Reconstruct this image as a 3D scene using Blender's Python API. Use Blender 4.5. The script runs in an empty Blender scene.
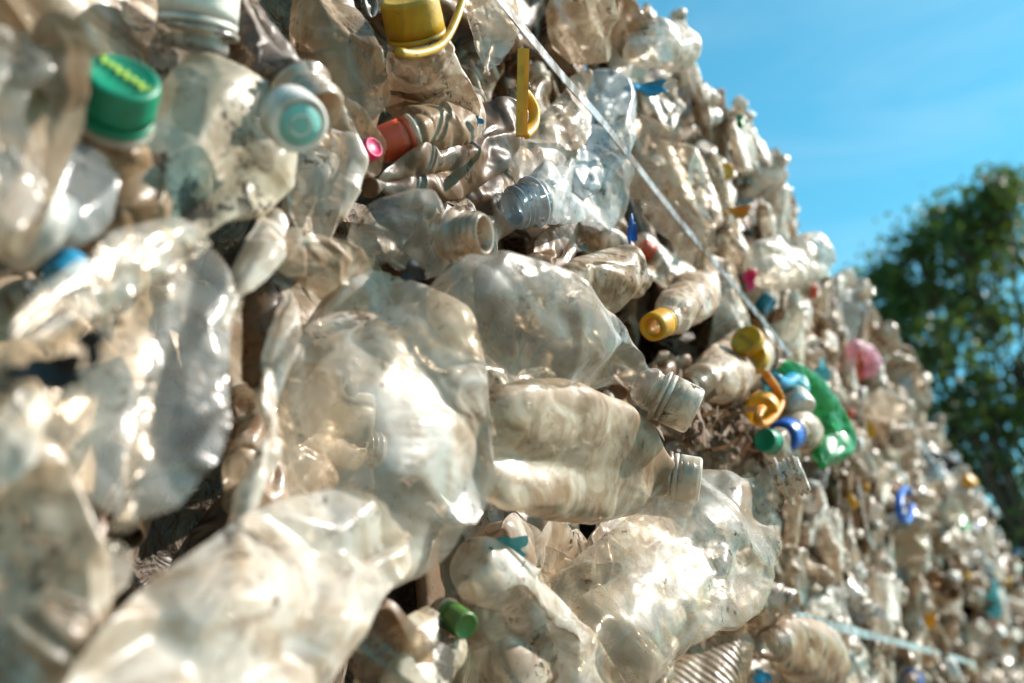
import bpy, bmesh, math, random
import numpy as np
from mathutils import Vector, Matrix
random.seed(7); rng = np.random.default_rng(7)
S = bpy.context.scene; COL = S.collection
def lin(c): return tuple((x/12.92 if x <= .04045 else ((x+.055)/1.055)**2.4) for x in c)

# ------------------------------------------------------------------ camera
F = 1024*35/36; CX, CY = 512.0, 341.5
H = .34                       # distance of the camera from the wall of bottles
ZC = 1.10                     # camera height above the ground
def cray(px, py): return np.array([(px-CX)/F, -(py-CY)/F, 1.0])
TH = math.atan((690-CY)/F)
UP = np.array([0, math.cos(TH), math.sin(TH)])
U = cray(1080, 690); U /= np.linalg.norm(U); N = np.cross(U, UP)
R = np.stack([U, N, UP])      # camera space (right, up, forward) -> world (along wall, into wall, up)
CAM = np.array([0, -H, ZC])
def at(px, py, Z): return CAM + R @ (cray(px, py)*Z)          # point at depth Z
def wallZ(px, py, o=0.): return max(.05, (H-o)/(R @ cray(px, py))[1])   # depth of the sheet lying o in front of the wall
def on(px, py, o=0.): return at(px, py, wallZ(px, py, o))
def proj(p):
    c = R.T @ (np.asarray(p)-CAM); return CX+F*c[0]/c[2], CY-F*c[1]/c[2], c[2]
RIGHT, CUP, FWD = R @ np.array([1., 0, 0]), R @ np.array([0, 1., 0]), R @ np.array([0, 0, 1.])
cd = bpy.data.cameras.new('camera'); cam = bpy.data.objects.new('camera', cd); COL.objects.link(cam)
M = Matrix.Identity(4)
for i in range(3): M[i][0], M[i][1], M[i][2], M[i][3] = RIGHT[i], CUP[i], -FWD[i], CAM[i]
cam.matrix_world = M; S.camera = cam
cd.lens = 35; cd.sensor_width = 36; cd.clip_start = .01; cd.clip_end = 2000
cd.dof.use_dof = True; cd.dof.focus_distance = .70; cd.dof.aperture_fstop = 4.7; cd.dof.aperture_blades = 9

# ------------------------------------------------------------------ light
SUN = np.array([.64, -.74, .82]); SUN /= np.linalg.norm(SUN)
EL = math.asin(SUN[2]); AZ = math.atan2(SUN[0], SUN[1])
w = bpy.data.worlds.new('World'); S.world = w; w.use_nodes = True
nt = w.node_tree; bg = nt.nodes['Background']
sk = nt.nodes.new('ShaderNodeTexSky'); sk.sky_type = 'NISHITA'; sk.sun_disc = False
sk.sun_elevation = EL; sk.sun_rotation = AZ; sk.air_density = 1.0; sk.dust_density = .6; sk.ozone_density = 1.0
tint = nt.nodes.new('ShaderNodeMix'); tint.data_type = 'RGBA'; tint.blend_type = 'MULTIPLY'; tint.inputs[0].default_value = 1
tint.inputs[7].default_value = (.39, 1.05, 1.0, 1)
nt.links.new(sk.outputs[0], tint.inputs[6])
# thin high cloud, faint
tc = nt.nodes.new('ShaderNodeTexCoord'); mp = nt.nodes.new('ShaderNodeMapping'); mp.inputs['Scale'].default_value = (2, 2, 7)
no = nt.nodes.new('ShaderNodeTexNoise'); no.inputs['Scale'].default_value = 2.2; no.inputs['Detail'].default_value = 5; no.inputs['Distortion'].default_value = .6
rr = nt.nodes.new('ShaderNodeMapRange'); rr.inputs[1].default_value = .42; rr.inputs[2].default_value = .8; rr.inputs[3].default_value = 0; rr.inputs[4].default_value = .13
mx = nt.nodes.new('ShaderNodeMix'); mx.data_type = 'RGBA'; mx.inputs[7].default_value = (6, 6.6, 7, 1)
L = nt.links.new
L(tc.outputs['Generated'], mp.inputs[0]); L(mp.outputs[0], no.inputs[0]); L(no.outputs[0], rr.inputs[0]); L(rr.outputs[0], mx.inputs[0])
L(tint.outputs[2], mx.inputs[6]); L(mx.outputs[2], bg.inputs[0]); bg.inputs[1].default_value = .112
sd = bpy.data.lights.new('sun', 'SUN'); sd.energy = 5.0; sd.angle = math.radians(.5); sd.color = (1, .91, .82)
so = bpy.data.objects.new('sun', sd); COL.objects.link(so)
so.rotation_euler = Vector(-SUN).to_track_quat('-Z', 'Y').to_euler(); so.location = (2, -4, 6)
S.view_settings.view_transform = 'Standard'; S.view_settings.look = 'None'; S.view_settings.exposure = .85
S.cycles.use_denoising = True
S.cycles.use_adaptive_sampling = True; S.cycles.adaptive_threshold = .035; S.cycles.adaptive_min_samples = 16
S.cycles.max_bounces = 5; S.cycles.diffuse_bounces = 3; S.cycles.glossy_bounces = 2; S.cycles.transmission_bounces = 4
S.cycles.transparent_max_bounces = 10; S.cycles.sample_clamp_indirect = 6; S.cycles.caustics_reflective = False

# ------------------------------------------------------------------ materials
class G:
    def __init__(s, name):
        s.m = bpy.data.materials.new(name); s.m.use_nodes = True; s.t = s.m.node_tree; s.t.nodes.clear()
        s.out = s.n('ShaderNodeOutputMaterial')
    def n(s, k, **kw):
        x = s.t.nodes.new(k)
        for a, b in kw.items(): setattr(x, a, b)
        return x
    def l(s, a, b): s.t.links.new(a, b)
    def put(s, sock, v):
        if hasattr(v, 'is_output'): s.l(v, sock)
        elif isinstance(v, (tuple, list)): sock.default_value = tuple(v)+((1,) if len(v) == 3 and sock.type == 'RGBA' else ())
        else: sock.default_value = v
    def math(s, op, a, b=None, c=False):
        x = s.n('ShaderNodeMath', operation=op, use_clamp=c); s.put(x.inputs[0], a)
        if b is not None: s.put(x.inputs[1], b)
        return x.outputs[0]
    def coords(s):
        tc = s.n('ShaderNodeTexCoord'); oi = s.n('ShaderNodeObjectInfo')
        ad = s.n('ShaderNodeVectorMath', operation='ADD'); ml = s.math('MULTIPLY', oi.outputs['Random'], 40.)
        cb = s.n('ShaderNodeCombineXYZ'); s.l(ml, cb.inputs[0]); s.l(ml, cb.inputs[1])
        s.l(tc.outputs['Object'], ad.inputs[0]); s.l(cb.outputs[0], ad.inputs[1]); return ad.outputs[0]
    def noise(s, v, sc, det=3, dist=0, rough=.5):
        x = s.n('ShaderNodeTexNoise'); s.l(v, x.inputs['Vector']); x.inputs['Scale'].default_value = sc
        x.inputs['Detail'].default_value = det; x.inputs['Distortion'].default_value = dist; x.inputs['Roughness'].default_value = rough
        return x.outputs[0]
    def rng(s, v, a, b, c=0, d=1):
        x = s.n('ShaderNodeMapRange'); s.put(x.inputs[0], v)
        for i, q in enumerate((a, b, c, d)): s.put(x.inputs[i+1], q)
        return x.outputs[0]
    def mixc(s, f, a, b):
        x = s.n('ShaderNodeMix', data_type='RGBA'); s.put(x.inputs[0], f); s.put(x.inputs[6], a); s.put(x.inputs[7], b); return x.outputs[2]
    def mixs(s, f, a, b):
        x = s.n('ShaderNodeMixShader'); s.put(x.inputs[0], f); s.l(a, x.inputs[1]); s.l(b, x.inputs[2]); return x.outputs[0]

def film(name, col, opac, dirt=.3, rough=.13, tint=(.92, .87, .80), dcol=(.085, .047, .024), transl=.24, spec=.044, col2=None, speck=.565, blotch=.622, crump=.32):
    g = G(name); v = g.coords()
    big = g.noise(v, 11, 2, .7); mid = g.noise(v, 38, 3, 1.0, .64)
    lw = g.n('ShaderNodeLayerWeight'); lw.inputs[0].default_value = .5; fc = lw.outputs['Facing']
    op = g.rng(big, .34, .66, max(0, opac*.45), min(1, opac*1.45))
    op = g.math('ADD', op, g.math('MULTIPLY', g.math('POWER', fc, 3.), .30), True)
    c = g.mixc(g.rng(mid, .35, .7), col, col2 or tuple(x*y for x, y in zip(col, (.70, .59, .45))))
    # grime: brown veil gathered in patches and dark crisp specks
    veil = g.rng(g.math('ADD', g.math('MULTIPLY', big, .55), g.math('MULTIPLY', mid, .5)), .60-dirt*.30, .73-dirt*.22, 0, .9)
    fine = g.noise(v, 95, 4, 1.6, .7)
    gate = g.rng(g.noise(v, 17, 2), .51, .63)
    sp = g.math('MULTIPLY', g.rng(fine, speck, speck+.05), gate)
    blo = g.math('MULTIPLY', g.rng(g.noise(v, 30, 4, 0, .74), blotch, blotch+.05), .92); sp = g.math('MAXIMUM', sp, blo)
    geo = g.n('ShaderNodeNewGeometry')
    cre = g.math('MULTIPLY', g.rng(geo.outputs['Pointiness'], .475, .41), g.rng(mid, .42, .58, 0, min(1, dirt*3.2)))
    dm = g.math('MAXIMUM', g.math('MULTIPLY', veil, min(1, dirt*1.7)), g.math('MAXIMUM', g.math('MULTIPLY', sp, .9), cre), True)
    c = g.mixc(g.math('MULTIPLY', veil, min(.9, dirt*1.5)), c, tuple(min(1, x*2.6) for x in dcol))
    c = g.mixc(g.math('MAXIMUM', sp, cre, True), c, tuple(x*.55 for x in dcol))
    op = g.math('MAXIMUM', op, g.math('MULTIPLY', dm, .85), True)
    wob = g.n('ShaderNodeTexNoise'); wob.inputs['Scale'].default_value = 16; wob.inputs['Detail'].default_value = 2; g.l(v, wob.inputs['Vector'])
    wv = g.n('ShaderNodeVectorMath', operation='MULTIPLY_ADD'); g.l(wob.outputs[1], wv.inputs[0]); wv.inputs[1].default_value = (.05, .05, .05); g.l(v, wv.inputs[2])
    hgt = None
    for sc_, am in ((19, 1.), (47, .42)):
        vo = g.n('ShaderNodeTexVoronoi'); vo.inputs['Scale'].default_value = sc_; g.l(wv.outputs[0], vo.inputs['Vector'])
        q = g.math('MULTIPLY', vo.outputs['Distance'], am); hgt = q if hgt is None else g.math('ADD', hgt, q)
    hgt = g.math('MULTIPLY', hgt, g.rng(big, .38, .6, .25, 1.))      # some stretches stay smooth
    hgt = g.math('ADD', hgt, g.math('MULTIPLY', mid, .16))
    bp = g.n('ShaderNodeBump'); bp.inputs['Strength'].default_value = crump; bp.inputs['Distance'].default_value = .011
    g.l(hgt, bp.inputs['Height'])
    df = g.n('ShaderNodeBsdfDiffuse'); g.put(df.inputs[0], c); g.l(bp.outputs[0], df.inputs['Normal'])
    tl = g.n('ShaderNodeBsdfTranslucent'); g.put(tl.inputs[0], c)
    tr = g.n('ShaderNodeBsdfTransparent'); g.put(tr.inputs[0], tint)
    gl = g.n('ShaderNodeBsdfGlossy'); gl.inputs[0].default_value = (1, 1, 1, 1); g.l(bp.outputs[0], gl.inputs['Normal'])
    g.put(gl.inputs['Roughness'], g.rng(mid, .3, .7, rough*1.0, rough*2.6))
    g2 = g.n('ShaderNodeBsdfGlossy'); g2.inputs[0].default_value = (1, 1, 1, 1); g2.inputs['Roughness'].default_value = .45; g.l(bp.outputs[0], g2.inputs['Normal'])
    b = g.mixs(op, tr.outputs[0], g.mixs(transl, df.outputs[0], tl.outputs[0]))
    fr = g.math('ADD', spec, g.math('MULTIPLY', g.math('POWER', fc, 4.), .36))
    fr = g.math('MULTIPLY', fr, g.rng(dm, 0, 1, 1, .25))
    g.l(g.mixs(fr, b, g.mixs(.42, gl.outputs[0], g2.outputs[0])), g.out.inputs[0]); return g.m

def solid(name, col, rough=.4, dirt=.25, dcol=(.07, .045, .028), transl=0., bump=.15, scale=1.):
    g = G(name); v = g.coords()
    a = g.noise(v, 40*scale, 4, 1.); f = g.noise(v, 160*scale, 5, 1.5, .65)
    k = g.math('MULTIPLY', g.rng(a, .5, .72), dirt*1.5, True)
    k = g.math('MAXIMUM', k, g.math('MULTIPLY', g.rng(f, .62, .68), min(1, dirt*2.4)), True)
    c = g.mixc(g.rng(a, .3, .7), col, tuple(x*.82 for x in col)); c = g.mixc(k, c, dcol)
    p = g.n('ShaderNodeBsdfPrincipled'); g.put(p.inputs['Base Color'], c); g.put(p.inputs['Roughness'], g.rng(k, 0, 1, rough, .8))
    bp = g.n('ShaderNodeBump'); bp.inputs['Strength'].default_value = bump; bp.inputs['Distance'].default_value = .002; g.l(f, bp.inputs['Height']); g.l(bp.outputs[0], p.inputs['Normal'])
    sh = p.outputs[0]
    if transl:
        t = g.n('ShaderNodeBsdfTranslucent'); g.put(t.inputs[0], c); sh = g.mixs(transl, sh, t.outputs[0])
    g.l(sh, g.out.inputs[0]); return g.m

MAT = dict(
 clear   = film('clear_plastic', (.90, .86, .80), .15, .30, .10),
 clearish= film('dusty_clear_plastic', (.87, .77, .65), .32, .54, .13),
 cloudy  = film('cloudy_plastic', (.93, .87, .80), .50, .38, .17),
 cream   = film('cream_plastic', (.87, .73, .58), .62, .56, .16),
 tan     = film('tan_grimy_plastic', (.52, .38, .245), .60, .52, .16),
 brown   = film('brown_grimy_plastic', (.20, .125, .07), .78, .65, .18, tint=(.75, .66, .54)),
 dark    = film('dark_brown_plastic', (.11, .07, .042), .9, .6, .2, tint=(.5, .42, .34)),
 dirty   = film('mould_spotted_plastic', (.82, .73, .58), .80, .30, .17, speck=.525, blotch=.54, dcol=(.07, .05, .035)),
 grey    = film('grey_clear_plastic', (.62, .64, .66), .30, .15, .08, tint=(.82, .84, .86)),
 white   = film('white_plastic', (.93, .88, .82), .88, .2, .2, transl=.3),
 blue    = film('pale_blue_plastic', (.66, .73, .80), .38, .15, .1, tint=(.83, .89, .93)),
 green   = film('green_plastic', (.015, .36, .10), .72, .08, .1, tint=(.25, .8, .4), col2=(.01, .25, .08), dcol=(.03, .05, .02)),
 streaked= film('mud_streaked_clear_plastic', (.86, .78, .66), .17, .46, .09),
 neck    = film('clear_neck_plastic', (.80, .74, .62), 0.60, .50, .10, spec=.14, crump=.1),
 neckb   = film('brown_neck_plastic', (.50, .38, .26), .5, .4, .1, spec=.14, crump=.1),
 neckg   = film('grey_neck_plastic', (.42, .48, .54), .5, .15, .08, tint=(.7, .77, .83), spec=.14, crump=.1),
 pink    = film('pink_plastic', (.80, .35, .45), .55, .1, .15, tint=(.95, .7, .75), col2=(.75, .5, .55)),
 aqua    = film('aqua_plastic', (.10, .52, .62), .6, .1, .15, tint=(.5, .85, .9), col2=(.15, .6, .66)),
 c_white = solid('white_cap_plastic', (.78, .75, .69), .45, .42),
  c_frost = film('frosted_cap_plastic', (.84, .80, .72), .70, .35, .2, crump=.1),
 c_green = solid('green_cap_plastic', (.0, .23, .12), .38, .14),
 c_dgreen= solid('bottle_green_plastic', (.0, .22, .07), .3, .08),
 c_yellow= solid('yellow_plastic', (.80, .38, .006), .4, .2, transl=.15),
 c_mustard=solid('mustard_plastic', (.55, .31, .005), .4, .3),
 c_orange= solid('orange_plastic', (.80, .30, .01), .4, .15, transl=.15),
 c_red   = solid('red_cap_plastic', (.62, .085, .03), .45, .25),
 c_pink  = solid('pink_cap_plastic', (.72, .02, .12), .4, .1),
 c_blue  = solid('blue_cap_plastic', (.015, .12, .50), .35, .1),
 c_sky   = solid('light_blue_plastic', (.025, .28, .50), .35, .15),
 c_teal  = solid('teal_print', (.22, .56, .52), .4, .18),
 c_lgreen= solid('leaf_green_plastic', (.06, .18, .025), .4, .3),
 strap   = film('grey_strap_plastic', (.36, .42, .48), .50, .25, .22, transl=.2, crump=.1),
 s_brown = solid('gap_shade_brown_film', (.20, .125, .07), .32, .5, bump=.4, scale=.5),  # grimy brown for the inner layer, with gap shade put into the colour
 s_dark  = solid('gap_shade_dark_film', (.065, .04, .025), .35, .4, bump=.4, scale=.5),  # near black inner layer: shade of the hollows painted as colour
 s_tan   = solid('packed_tan_film', (.42, .31, .20), .35, .5, bump=.4, scale=.5),
 black   = solid('black_film_scrap', (.012, .011, .011), .5, .1),
 print   = solid('yellow_green_print', (.50, .70, .03), .5, .05),
)
def ground_mat():
    g = G('packed_earth'); tc = g.n('ShaderNodeTexCoord'); v = tc.outputs['Object']
    a = g.noise(v, .6, 6); b = g.noise(v, 9, 6, 1)
    c = g.mixc(g.rng(a, .35, .65), (.16, .13, .10), (.25, .21, .165)); c = g.mixc(g.rng(b, .55, .7), c, (.10, .085, .06))
    p = g.n('ShaderNodeBsdfPrincipled'); g.put(p.inputs['Base Color'], c); p.inputs['Roughness'].default_value = .95
    bp = g.n('ShaderNodeBump'); bp.inputs['Distance'].default_value = .04; g.l(b, bp.inputs['Height']); g.l(bp.outputs[0], p.inputs['Normal'])
    g.l(p.outputs[0], g.out.inputs[0]); return g.m
def bale_mat():
    g = G('packed_shade_brown_plastic'); tc = g.n('ShaderNodeTexCoord'); v = tc.outputs['Object']
    vo = g.n('ShaderNodeTexVoronoi'); vo.inputs['Scale'].default_value = 22; g.l(v, vo.inputs['Vector'])
    a = g.noise(v, 7, 6, 1.5); b = g.noise(v, 45, 5, 2)
    c = g.mixc(g.rng(a, .35, .65), (.045, .03, .019), (.12, .085, .055)); c = g.mixc(g.rng(b, .5, .7), c, (.19, .145, .10))  # brown plastic darkened to carry the shadow tone of the gaps
    p = g.n('ShaderNodeBsdfPrincipled'); g.put(p.inputs['Base Color'], c); g.put(p.inputs['Roughness'], g.rng(b, .3, .7, .25, .8))
    bp = g.n('ShaderNodeBump'); bp.inputs['Strength'].default_value = .8; bp.inputs['Distance'].default_value = .012
    g.l(g.math('ADD', vo.outputs['Distance'], b), bp.inputs['Height']); g.l(bp.outputs[0], p.inputs['Normal'])
    g.l(p.outputs[0], g.out.inputs[0]); return g.m

# ------------------------------------------------------------------ object helpers
def link_mesh(name, verts, faces, mat, parent=None, loc=None, smooth=True):
    me = bpy.data.meshes.new(name); me.from_pydata([tuple(map(float, v)) for v in verts], [], faces)
    if smooth: me.polygons.foreach_set('use_smooth', [True]*len(me.polygons))
    if mat: me.materials.append(mat)
    o = bpy.data.objects.new(name, me); COL.objects.link(o)
    if parent: o.parent = parent
    if loc is not None: o.location = tuple(loc)
    me.update(); return o
def tag(o, label, cat, group=None, kind=None):
    if label: o['label'] = label
    if cat: o['category'] = cat
    if group: o['group'] = group
    if kind: o['kind'] = kind
    return o
def empty(name, loc, label, cat, group=None):
    o = bpy.data.objects.new(name, None); o.empty_display_size = .02; COL.objects.link(o); o.location = tuple(map(float, loc))
    return tag(o, label, cat, group)
def frame(axis, upv=(0, 0, 1)):
    a = np.asarray(axis, float); a /= np.linalg.norm(a); u = np.asarray(upv, float)
    if abs(a @ u) > .95: u = np.array([0, 1., 0])
    b = np.cross(u, a); b /= np.linalg.norm(b); c = np.cross(a, b); return np.stack([a, b, c], 1)   # columns
def tube(pts, rad, seg=10, flat=1., upv=(0, 0, 1), sub=4):
    P = np.asarray(pts, float); n = len(P)
    if sub > 1 and n > 2:                       # Catmull-Rom through the given points
        Q = []
        E = np.vstack([2*P[0]-P[1], P, 2*P[-1]-P[-2]])
        for i in range(n-1):
            for t in np.linspace(0, 1, sub, endpoint=False):
                a, b, c, d = E[i:i+4]
                Q.append(.5*((2*b)+(c-a)*t+(2*a-5*b+4*c-d)*t*t+(3*b-a-3*c+d)*t**3))
        Q.append(P[-1]); rad = np.interp(np.linspace(0, 1, len(Q)), np.linspace(0, 1, n), rad if np.ndim(rad) else [rad]*n); P = np.array(Q); n = len(P)
    elif not np.ndim(rad): rad = [rad]*n
    V, Fc = [], []
    for i in range(n):
        d = P[min(i+1, n-1)]-P[max(i-1, 0)]; fr = frame(d, upv)
        for k in range(seg):
            t = 2*math.pi*k/seg; V.append(P[i]+fr[:, 1]*math.cos(t)*rad[i]+fr[:, 2]*math.sin(t)*rad[i]*flat)
    for i in range(n-1):
        for k in range(seg): Fc.append((i*seg+k, i*seg+(k+1) % seg, (i+1)*seg+(k+1) % seg, (i+1)*seg+k))
    Fc.append(tuple(range(seg))[::-1]); Fc.append(tuple((n-1)*seg+k for k in range(seg)))
    return np.array(V), Fc
def lathe(prof, seg=40, rib=0., ribrange=None):
    """prof: (x, r) along +X; closed where r is 0"""
    V, Fc, rings = [], [], []
    for i, (x, r) in enumerate(prof):
        if r <= 1e-6: rings.append([len(V)]); V.append((x, 0, 0)); continue
        ring = []
        for k in range(seg):
            q = r*(1+rib*(k % 2)) if ribrange and ribrange[0] <= i <= ribrange[1] else r
            t = 2*math.pi*k/seg; ring.append(len(V)); V.append((x, q*math.cos(t), q*math.sin(t)))
        rings.append(ring)
    for a, b in zip(rings, rings[1:]):
        if len(a) == 1 and len(b) == 1: continue
        for k in range(seg):
            k2 = (k+1) % seg
            if len(a) == 1: Fc.append((a[0], b[k2], b[k]))
            elif len(b) == 1: Fc.append((a[k], a[k2], b[0]))
            else: Fc.append((a[k], a[k2], b[k2], b[k]))
    return np.array(V), Fc
_mc = {}
def neck_mesh(r):
    k = ('n', round(r, 4))
    if k not in _mc:
        p = [(-.004, r*1.0), (.001, r*.99), (.002, r*1.28), (.0042, r*1.30), (.005, r*.98), (.008, r*.97)]
        for i in range(3):
            x = .0085+i*.0042; p += [(x, r*.97), (x+.0009, r*1.09), (x+.0019, r*1.09), (x+.0028, r*.97)]
        p += [(.0215, r*.96), (.0222, r*.90), (.0215, r*.82), (.004, r*.80), (-.004, r*.86)]
        _mc[k] = lathe(p, 36)
    return _mc[k]
def cap_mesh(r, h=.015, ribs=True):
    k = ('c', round(r, 4), h, ribs)
    if k not in _mc:
        R_ = r*1.22
        p = [(.0095, R_*.90), (.0092, R_), (.0095+h*.25, R_), (.0095+h*.85, R_*.985), (.0095+h*.95, R_*.95), (.0095+h, R_*.88), (.0097+h, R_*.80), (.0092+h, R_*.76), (.0092+h, 0)]
        _mc[k] = lathe(p, 96 if ribs else 48, -.028 if ribs else 0, (1, 3))
    return _mc[k]
def band_mesh(r):
    k = ('b', round(r, 4))
    if k not in _mc:
        R_ = r*1.23; _mc[k] = lathe([(.0055, R_*.9), (.0055, R_), (.0086, R_), (.0086, R_*.9)], 48)
    return _mc[k]
def xf(V, origin, fr, s=1.): return np.asarray(V)*s @ fr.T + origin
def add_neck(root, base, c, axis, r, mat):
    V, Fc = neck_mesh(r); return link_mesh('neck', xf(V, c-base, frame(axis)), Fc, mat, root)
def add_cap(root, base, c, axis, r, mat, h=.015, ribs=True):
    V, Fc = cap_mesh(r, h, ribs); o = link_mesh('cap', xf(V, c-base, frame(axis)), Fc, mat, root)
    V, Fc = band_mesh(r); link_mesh('tamper_band', xf(V, c-base, frame(axis)), Fc, mat, o); return o

# ------------------------------------------------------------------ crumpling: position based dynamics on a batch of tube grids
def pbd_edges(P, ax, L0, k, step=1):
    n = P.shape[ax]; per = ax == 2
    for ph in range(2*step):
        idx = np.arange(n if per else n-step)
        idx = idx[(idx//1) % (2*step) == ph] if n % (2*step) == 0 or not per else idx[ph::2*step]
        if len(idx) == 0: continue
        j = (idx+step) % n
        if ax == 1: A, B, l = P[:, idx], P[:, j], L0[:, idx]
        else: A, B, l = P[:, :, idx], P[:, :, j], L0[:, :, idx]
        d = B-A; ln = np.sqrt((d*d).sum(-1))+1e-9; c = d*(.5*k*(1-l/ln))[..., None]
        if ax == 1: P[:, idx] += c; P[:, j] -= c
        else: P[:, :, idx] += c; P[:, :, j] -= c
def pbd_diag(P, L1, L2, k):
    Pn = np.roll(P, -1, 2)
    for (A, B, L0, s) in ((P[:, :-1], Pn[:, 1:], L1, 1), (Pn[:, :-1], P[:, 1:], L2, 2)):
        d = B-A; ln = np.sqrt((d*d).sum(-1))+1e-9; c = d*(.25*k*(1-L0/ln))[..., None]
        if s == 1: P[:, :-1] += c; P[:, 1:] -= np.roll(c, 1, 2)
        else: P[:, :-1] += np.roll(c, 1, 2); P[:, 1:] -= c
def dist(a, b): return np.sqrt(((a-b)**2).sum(-1))
def rests(Q):
    Qn = np.roll(Q, -1, 2)
    return dict(v=dist(Q[:, 1:], Q[:, :-1]), u=dist(Qn, Q), d1=dist(Qn[:, 1:], Q[:, :-1]), d2=dist(Q[:, 1:], Qn[:, :-1]),
                bv=dist(Q[:, 2:], Q[:, :-2]), bu=dist(np.roll(Q, -2, 2), Q), cv=dist(Q[:, 4:], Q[:, :-4]), cu=dist(np.roll(Q, -4, 2), Q))
def relax(P, r, kb):
    pbd_edges(P, 1, r['v'], .9); pbd_edges(P, 2, r['u'], .9); pbd_diag(P, r['d1'], r['d2'], .9)
    pbd_edges(P, 1, r['bv'], kb, 2); pbd_edges(P, 2, r['bu'], kb, 2); pbd_edges(P, 1, r['cv'], kb*.6, 4); pbd_edges(P, 2, r['cu'], kb*.6, 4)
def grid_faces(nv, nu, cap_end):
    Fc = [(v*nu+u, (v+1)*nu+u, (v+1)*nu+(u+1) % nu, v*nu+(u+1) % nu) for v in range(nv-1) for u in range(nu)]
    Fc.append(tuple(range(nu)))
    if cap_end: Fc.append(tuple((nv-1)*nu+u for u in range(nu))[::-1])
    return Fc
def refined(me, level=1):
    o = bpy.data.objects.new('tmp', me); COL.objects.link(o); m = o.modifiers.new('s', 'SUBSURF'); m.levels = m.render_levels = level
    dg = bpy.context.evaluated_depsgraph_get(); n = bpy.data.meshes.new_from_object(o.evaluated_get(dg)); nm = me.name
    bpy.data.objects.remove(o); bpy.data.meshes.remove(me); n.name = nm
    n.polygons.foreach_set('use_smooth', [True]*len(n.polygons)); return n
def fold_noise(P, n, lam, rs):
    """sum of triangle waves along random directions: flat facets between straight folds"""
    out = np.zeros(P.shape[:-1])
    for k in range(n):
        d = rs.normal(size=3); d /= np.linalg.norm(d); l = lam*rs.uniform(.6, 1.7)
        t = (P @ d)/l+rs.uniform(); out += (np.abs((t % 1)-.5)*4-1)*rs.uniform(.4, 1)*l/lam
    return out/math.sqrt(n)

def facets(P, lam, rs, axis=None, squash=.42):
    """piecewise flat facets meeting in straight creases: difference of two Voronoi squared distances"""
    q = P.reshape(-1, 3).astype(float); q = q-q.mean(0)
    if axis is not None: q = q-np.outer(q @ axis, axis)*(1-squash)
    q = q/lam; lo, hi = q.min(0)-.6, q.max(0)+.6; n = int(min(60, max(7, np.prod(hi-lo)*.8))); out = []
    for k in range(2):
        s = rs.uniform(lo, hi, (n, 3)); out.append(((q[:, None]-s[None])**2).sum(-1).min(1))
    f = (out[1]-out[0])*.5; return (np.tanh(f*1.2)/1.2*lam).reshape(P.shape[:-1])

# ---- bulk prototypes: real bottle profiles squeezed between planes
BV, BU, BN = 44, 32, 22
def profile(kind, L, r, rn, nv):
    x = np.linspace(0, 1, nv); R_ = np.ones(nv)
    sh = {'soda': .30, 'water': .22, 'juice': .16, 'ribbed': .2}[kind]
    nk = x > 1-sh; t = (x[nk]-(1-sh))/sh
    R_[nk] = rn/r+(1-rn/r)*(.5+.5*np.cos(math.pi*t))
    if kind == 'soda': R_[~nk] *= 1-.10*np.exp(-((x[~nk]-.42)/.1)**2)
    if kind in ('ribbed', 'water'): R_[~nk] *= 1+(.035 if kind == 'ribbed' else .018)*np.sin(x[~nk]*L/.013*2*math.pi/1.6)
    b = x < .07; R_[b] *= np.sqrt(np.clip(1-(1-x[b]/.07)**2*.97, .0009, 1))
    X = x*L; X[0] += .006
    return X, R_*r
protos = []; Q = np.zeros((BN, BV, BU, 3)); NECK = []
for b in range(BN):
    kind = ['soda', 'water', 'ribbed', 'juice'][b % 4]; L_ = rng.uniform(.15, .21); r = rng.uniform(.030, .037); rn = .0125
    X, RR = profile(kind, L_, r, rn, BV); a = np.arange(BU)/BU*2*math.pi
    Q[b, :, :, 0] = X[:, None]; ca, sa = np.cos(a), np.sin(a)
    e = .5 if kind == 'juice' else 1.
    Q[b, :, :, 1] = RR[:, None]*(np.sign(ca)*np.abs(ca)**e)[None]*(.86 if e < 1 else 1); Q[b, :, :, 2] = RR[:, None]*(np.sign(sa)*np.abs(sa)**e)[None]*(.86 if e < 1 else 1)
    Q[b, -3:, :, 1] = RR[-3:, None]*ca; Q[b, -3:, :, 2] = RR[-3:, None]*sa
    NECK.append((L_, r, rn, kind))
rr_ = rests(Q); P = Q.copy()
for b in range(BN): P[b] += fold_noise(P[b], 4, .05, rng)[..., None]*rng.normal(size=3)*.0022
K = 7; pn = rng.normal(size=(BN, K, 3))*np.array([.45, 1, 1]); pn[:, 0] = (0, .1, 1); pn[:, 1] = (0, .1, -1)
pn /= np.linalg.norm(pn, axis=-1)[..., None]
ctr = np.array([[L_*rng.uniform(.4, .6), 0, 0] for (L_, r, rn, k) in NECK])
d1 = np.array([[r*(rng.uniform(.22, .5) if k < 2 else rng.uniform(.5, 1.5)) for k in range(K)] for (L_, r, rn, kk) in NECK])
axial = rng.uniform(.62, .92, BN); tip = rng.normal(size=(BN, 3))*.012; bendang = rng.normal(size=(BN, 2))*.5
wt = np.ones((1, BV, 1)); wt[:, -4:] = [[[0]]]; wt[0, -6:-4, 0] = .5
NF = []
STEPS = 70
ringQ = Q[:, -3:].copy()
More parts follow.
